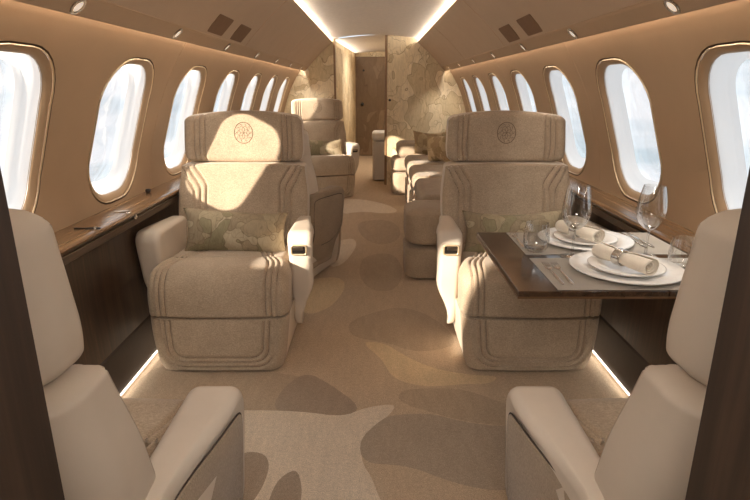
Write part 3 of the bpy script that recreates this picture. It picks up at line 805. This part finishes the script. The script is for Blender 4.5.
# ------------------------------------------------------------------ table and its setting
TZ = .72
tb = empty('dining_table', (.716, 1.71, 0)); tag(tb, 'glossy walnut fold-out dining table with two place settings', 'table')
L = Vector(tb.location)
def tpart(name, vf, mat, par=tb, off=L): return mesh_obj(name, [Vector(p)-off for p in vf[0]], vf[1], mat, par, False)
tpart('table_top', box(.390, .800, 1.392, 2.028, TZ-.018, TZ, .003), M['table'])
tpart('hinged_leaf', box(.802, 1.048, 1.392, 2.028, TZ-.018, TZ, .003), M['table'])
tpart('edge_trim', slab([(.389, 1.391), (1.0478, 1.391), (1.0478, 2.029), (.389, 2.029)], .006, .0005, 1, 'z'), M['tedge']).location.z = TZ-.018
tpart('support_arm', box(.62, 1.0625, 1.67, 1.73, TZ-.05, TZ-.0215, .004), M['steel'])
GP = 'place settings'
for (y0, y1, lab) in ((1.402, 1.692, 'grey woven placemat under the nearer place setting'), (1.734, 2.016, 'grey woven placemat under the farther place setting')):
    o = mesh_obj('placemat', *box(.500, 1.035, y0, y1, TZ, TZ+.0022, .001), M['mat'], None, False); tag(o, lab, 'placemat', 'placemats on the table')
MZ = TZ+.0024
def plate_prof(R, rim, well, t=.004):
    top = [(0.0005, .004+t*.4), (well*.7, .004+t*.4), (well, .005+t*.4), (well+.012, rim*.75), (R-.004, rim+.001), (R, rim-.0005)]
    bot = [(R-.003, rim-.004), (well+.012, rim*.75-.004), (well, .0), (well*.9, 0), (.0005, .001)]
    return top+bot
for (cx, cy, lab, lab2) in ((.752, 1.560, 'large white charger plate of the nearer place setting', 'smaller white plate stacked on the nearer charger plate'),
                            (.748, 1.882, 'large white charger plate of the farther place setting', 'smaller white plate stacked on the farther charger plate')):
    o = mesh_obj('charger_plate', *lathe(plate_prof(.163, .016, .105), 64), M['china']); o.location = (cx, cy, MZ); tag(o, lab, 'plate', 'charger plates')
    o = mesh_obj('dinner_plate', *lathe(plate_prof(.109, .014, .066), 56), M['china']); o.location = (cx, cy, MZ+.0075); tag(o, lab2, 'plate', 'dinner plates')
def napkin(a, b, lab, lab2, z):
    a = Vector((a[0], a[1], z)); b = Vector((b[0], b[1], z)); ax = (b-a); Ln = ax.length
    N = 110; turns = 3.2; V = []; F = []; M_ = 24; prof = []
    for i in range(N+1):
        t = i/N; r = .007+.018*t; an = 2*PI*turns*t; prof.append((r, an, t))
    for j in range(M_+1):
        u = j/M_; pinch = 1-.22*math.exp(-((u-.46)/.16)**2)+.07*abs(u-.46)
        for r, an, t in prof:
            rr = r*pinch*(1+.04*math.sin(3*an+5*u)); V.append((Ln*(u-.5)+.012*(t-.5)*(1 if u > .5 else -1)*abs(2*u-1), rr*math.cos(an)*1.12, rr*math.sin(an)*.95))
    for j in range(M_):
        for i in range(N): p = j*(N+1)+i; F.append((p, p+1, p+N+2, p+N+1))
    o = mesh_obj('napkin', V, F, M['linen']); o.location = (a+b)/2; o.rotation_euler = (0, 0, math.atan2(ax.y, ax.x))
    sd = o.modifiers.new('cloth', 'SOLIDIFY'); sd.thickness = .0022; sd.offset = 0
    tag(o, lab, 'napkin', 'rolled napkins')
    # ring: flat band with two rounded rims
    r0 = .0235; R = lathe([(r0, -.014), (r0+.003, -.014), (r0+.0045, -.010), (r0+.0035, -.006), (r0+.0035, .006), (r0+.0045, .010), (r0+.003, .014), (r0, .014)], 36, (0, 0, 0), True)
    rg = mesh_obj('napkin_ring', *xf(R, Matrix.Diagonal((1.0, 1.0, 1, 1))), M['silver']); d = ax.normalized()
    rg.location = a+ax*.46; rg.rotation_euler = (PI/2, 0, math.atan2(ax.y, ax.x)+PI/2); rg.scale = (1.04, .93, 1)
    tag(rg, lab2, 'napkin ring', 'napkin rings')
napkin((.697, 1.635), (.772, 1.458), 'rolled white napkin lying on the nearer plate', 'silver ring around the nearer rolled napkin', MZ+.0075+.014+.0235)
napkin((.684, 1.952), (.754, 1.790), 'rolled white napkin lying on the farther plate', 'silver ring around the farther rolled napkin', MZ+.0075+.014+.0235)
# glasses
def wine_glass(loc, lab):
    g = empty('wine_glass', loc); tag(g, lab, 'wine glass', 'wine glasses')
    h = .235
    bo = [(.0325, h), (.037, h-.02), (.0425, h-.05), (.0455, h-.078), (.043, h-.100), (.034, h-.122), (.019, h-.137), (.0045, h-.146)]
    mesh_obj('bowl', *lathe(bo, 40), M['glass'], g)
    mesh_obj('stem', *lathe([(.0005, h-.1475), (.0045, h-.1475), (.0038, h-.160), (.0036, .05), (.0045, .016), (.006, .0085), (.0005, .0085)], 16), M['glass'], g)
    mesh_obj('foot', *lathe([(.0005, .008), (.007, .008), (.02, .0040), (.036, .0024), (.0365, .0014), (.036, .0005), (.0005, .0005)], 36), M['glass'], g)
def tumbler(loc, lab):
    g = empty('tumbler', loc); tag(g, lab, 'tumbler', 'water tumblers')
    bo = [(.036, .098), (.0395, .08), (.0425, .055), (.0425, .035), (.039, .014), (.032, .003), (.028, .0005), (.0005, .0005)]
    mesh_obj('glass_wall', *lathe(bo[:-2], 40), M['glass'], g)
    mesh_obj('glass_base', *lathe([(.0375, .012), (.0005, .009), (.0005, .0005), (.028, .0005)], 40), M['glass'], g)
wine_glass((.645, 1.713, TZ), 'tall wine glass left of the farther napkin')
wine_glass((.885, 1.713, TZ), 'tall wine glass right of the farther plate, near the window ledge')
tumbler((.542, 1.772, MZ), 'short water tumbler at the left end of the farther placemat')
tumbler((.930, 1.575, MZ), 'short water tumbler beside the nearer plate on the right')
# cutlery
def fork(x, y, rz, lab):
    f = empty('fork', (x, y, MZ), rz); tag(f, lab, 'fork', 'forks')
    hnd = chaikin([(-.0052, -.10), (.0052, -.10), (.0045, -.05), (.0024, .0), (.0028, .028), (-.0028, .028), (-.0024, 0), (-.0045, -.05)], 2)
    mesh_obj('handle', *xf(slab(hnd, .0028, .001, 2, 'z'), tr(0, 0, .0026)), M['silver'], f)
    mb = MB(); mb.add(xf(slab(chaikin([(-.003, .026), (.003, .026), (.0105, .042), (.011, .058), (-.011, .058), (-.0105, .042)], 2), .0022, .0008, 2, 'z'), tr(0, 0, .0030)))
    for k in (-1.5, -.5, .5, 1.5): mb.add(tube([(k*.0058, .052, .0032), (k*.006, .075, .0036), (k*.0058, .098, .0052)], .0014, 6, rs=[.0015, .0014, .0007]))
    mb.build('tines', M['silver'], f)
def knife(x, y, rz, lab):
    f = empty('knife', (x, y, MZ), rz); tag(f, lab, 'knife', 'knives')
    mesh_obj('handle', *xf(slab(chaikin([(-.0055, -.105), (.0055, -.105), (.0048, 0), (-.0048, 0)], 2), .005, .002, 2, 'z'), tr(0, 0, .0032)), M['silver'], f)
    mesh_obj('blade', *xf(slab(chaikin([(-.005, -.004), (.005, -.004), (.009, .04), (.008, .09), (.001, .112), (-.005, .10), (-.005, .03)], 2), .0016, .0006, 2, 'z'), tr(0, 0, .0024)), M['silver'], f)
fork(.528, 1.535, -.03, 'silver fork on the nearer placemat, outermost at its left end')
fork(.556, 1.535, -.03, 'silver fork on the nearer placemat, next to the plate')
fork(.5155, 1.905, -.03, 'silver fork on the farther placemat by the tumbler')
knife(.930, 1.905, .02, 'silver knife right of the farther plate, nearest to it')
knife(.955, 1.905, .02, 'silver knife right of the farther plate, second from it')
knife(.990, 1.545, .02, 'silver knife on the nearer placemat beyond the tumbler')

# ------------------------------------------------------------------ light
def area(name, loc, rotm, sx, sy, energy, col):
    d = bpy.data.lights.new(name, 'AREA'); d.shape = 'RECTANGLE'; d.size = sx; d.size_y = sy; d.energy = energy; d.color = col
    o = link(bpy.data.objects.new(name, d)); o.location = loc; o.rotation_euler = rotm; return o
WARM = (1.0, .92, .81)
LENY = Y1-.3; MY = .4+LENY/2
for s in (-1, 1):
    area('ceiling_cove_light', (s*.548, MY, 1.818), (0, s*math.radians(-118)+PI*0, 0), .015, LENY-.2, 24, WARM).rotation_euler = (0, math.radians(s*112), 0)
    area('wall_wash_light', (s*.905, MY, 1.505), (0, math.radians(-s*-18), 0), .012, LENY-.2, 9, WARM)
    area('floor_strip_light', (s*1.064, MY, .02), (0, math.radians(s*80), 0), .012, LENY-.2, 2.6, WARM)
    for yc in WIN_Y:
        d = bpy.data.lights.new('reading_spot', 'SPOT'); d.energy = 4.0 if yc > 2 else 9.0; d.spot_size = math.radians(70); d.spot_blend = .8; d.shadow_soft_size = .03; d.color = WARM
        o = link(bpy.data.objects.new('reading_spot', d)); o.location = (s*.858, yc+.06, 1.470); o.rotation_euler = (0, s*math.radians(-8), 0)
        if yc > 6.5: d.energy = 14; o.rotation_euler = (math.radians(38), 0, 0)     # last pair aimed at the partition
area('passage_cove_light', (-.44, 8.95, 1.78), (0, math.radians(-112), 0), .03, 3.0, 6, WARM).rotation_euler = (0, math.radians(-112), math.radians(-3))
d = bpy.data.lights.new('passage_lamp', 'AREA'); d.size = .3; d.energy = 12; d.color = WARM
o = link(bpy.data.objects.new('passage_lamp', d)); o.location = (.1, 9.0, 1.84)
d = bpy.data.lights.new('vestibule_fill', 'AREA'); d.shape = 'RECTANGLE'; d.size = 1.1; d.size_y = .5; d.energy = 34; d.color = (1, .93, .86)  # fill light added behind the camera to brighten the nearest seats, no fixture
o = link(bpy.data.objects.new('vestibule_fill', d)); o.location = (0, -.45, 1.74); o.rotation_euler = (math.radians(50), 0, 0)
sun = bpy.data.lights.new('sun', 'SUN'); sun.energy = 14; sun.angle = math.radians(1.2); sun.color = (1, .87, .71)
so = link(bpy.data.objects.new('sun', sun)); so.rotation_euler = Vector((1, 1.0, -.5)).to_track_quat('-Z', 'Y').to_euler()
W = bpy.data.worlds.new('sky'); sc.world = W; W.use_nodes = True; wt = W.node_tree
bg = wt.nodes['Background']; tc = wt.nodes.new('ShaderNodeTexCoord'); mp = wt.nodes.new('ShaderNodeMapping'); mp.inputs['Scale'].default_value = (1.5, 1.5, 9)
nz = wt.nodes.new('ShaderNodeTexNoise'); nz.inputs['Scale'].default_value = 1.6; nz.inputs['Detail'].default_value = 4
cr = wt.nodes.new('ShaderNodeValToRGB'); cr.color_ramp.elements[0].position = .40; cr.color_ramp.elements[0].color = (.58, .69, .76, 1)
cr.color_ramp.elements[1].position = .56; cr.color_ramp.elements[1].color = (.94, .96, 1, 1)
wt.links.new(tc.outputs['Generated'], mp.inputs[0]); wt.links.new(mp.outputs[0], nz.inputs['Vector']); wt.links.new(nz.outputs['Fac'], cr.inputs[0]); wt.links.new(cr.outputs[0], bg.inputs[0])
bg.inputs[1].default_value = 1.2
# daylight portals in the window openings guide the sky sampling
for s in (-1, 1):
    for yc in WIN_Y:
        x, z, nx, nz_ = wp(SC); d = bpy.data.lights.new('daylight_portal', 'AREA'); d.shape = 'RECTANGLE'; d.size = .60; d.size_y = .36
        d.cycles.is_portal = True
        o = link(bpy.data.objects.new('daylight_portal', d)); o.location = (s*(x+nx*.10), yc, z+nz_*.10)
        o.rotation_euler = Vector((-s*nx, 0, -nz_)).to_track_quat('-Z', 'Y').to_euler()

sc.view_settings.view_transform = 'Standard'; sc.view_settings.look = 'None'; sc.view_settings.exposure = .3; sc.view_settings.gamma = 1
sc.cycles.max_bounces = 10; sc.cycles.diffuse_bounces = 5; sc.cycles.transparent_max_bounces = 16; sc.cycles.sample_clamp_indirect = 6
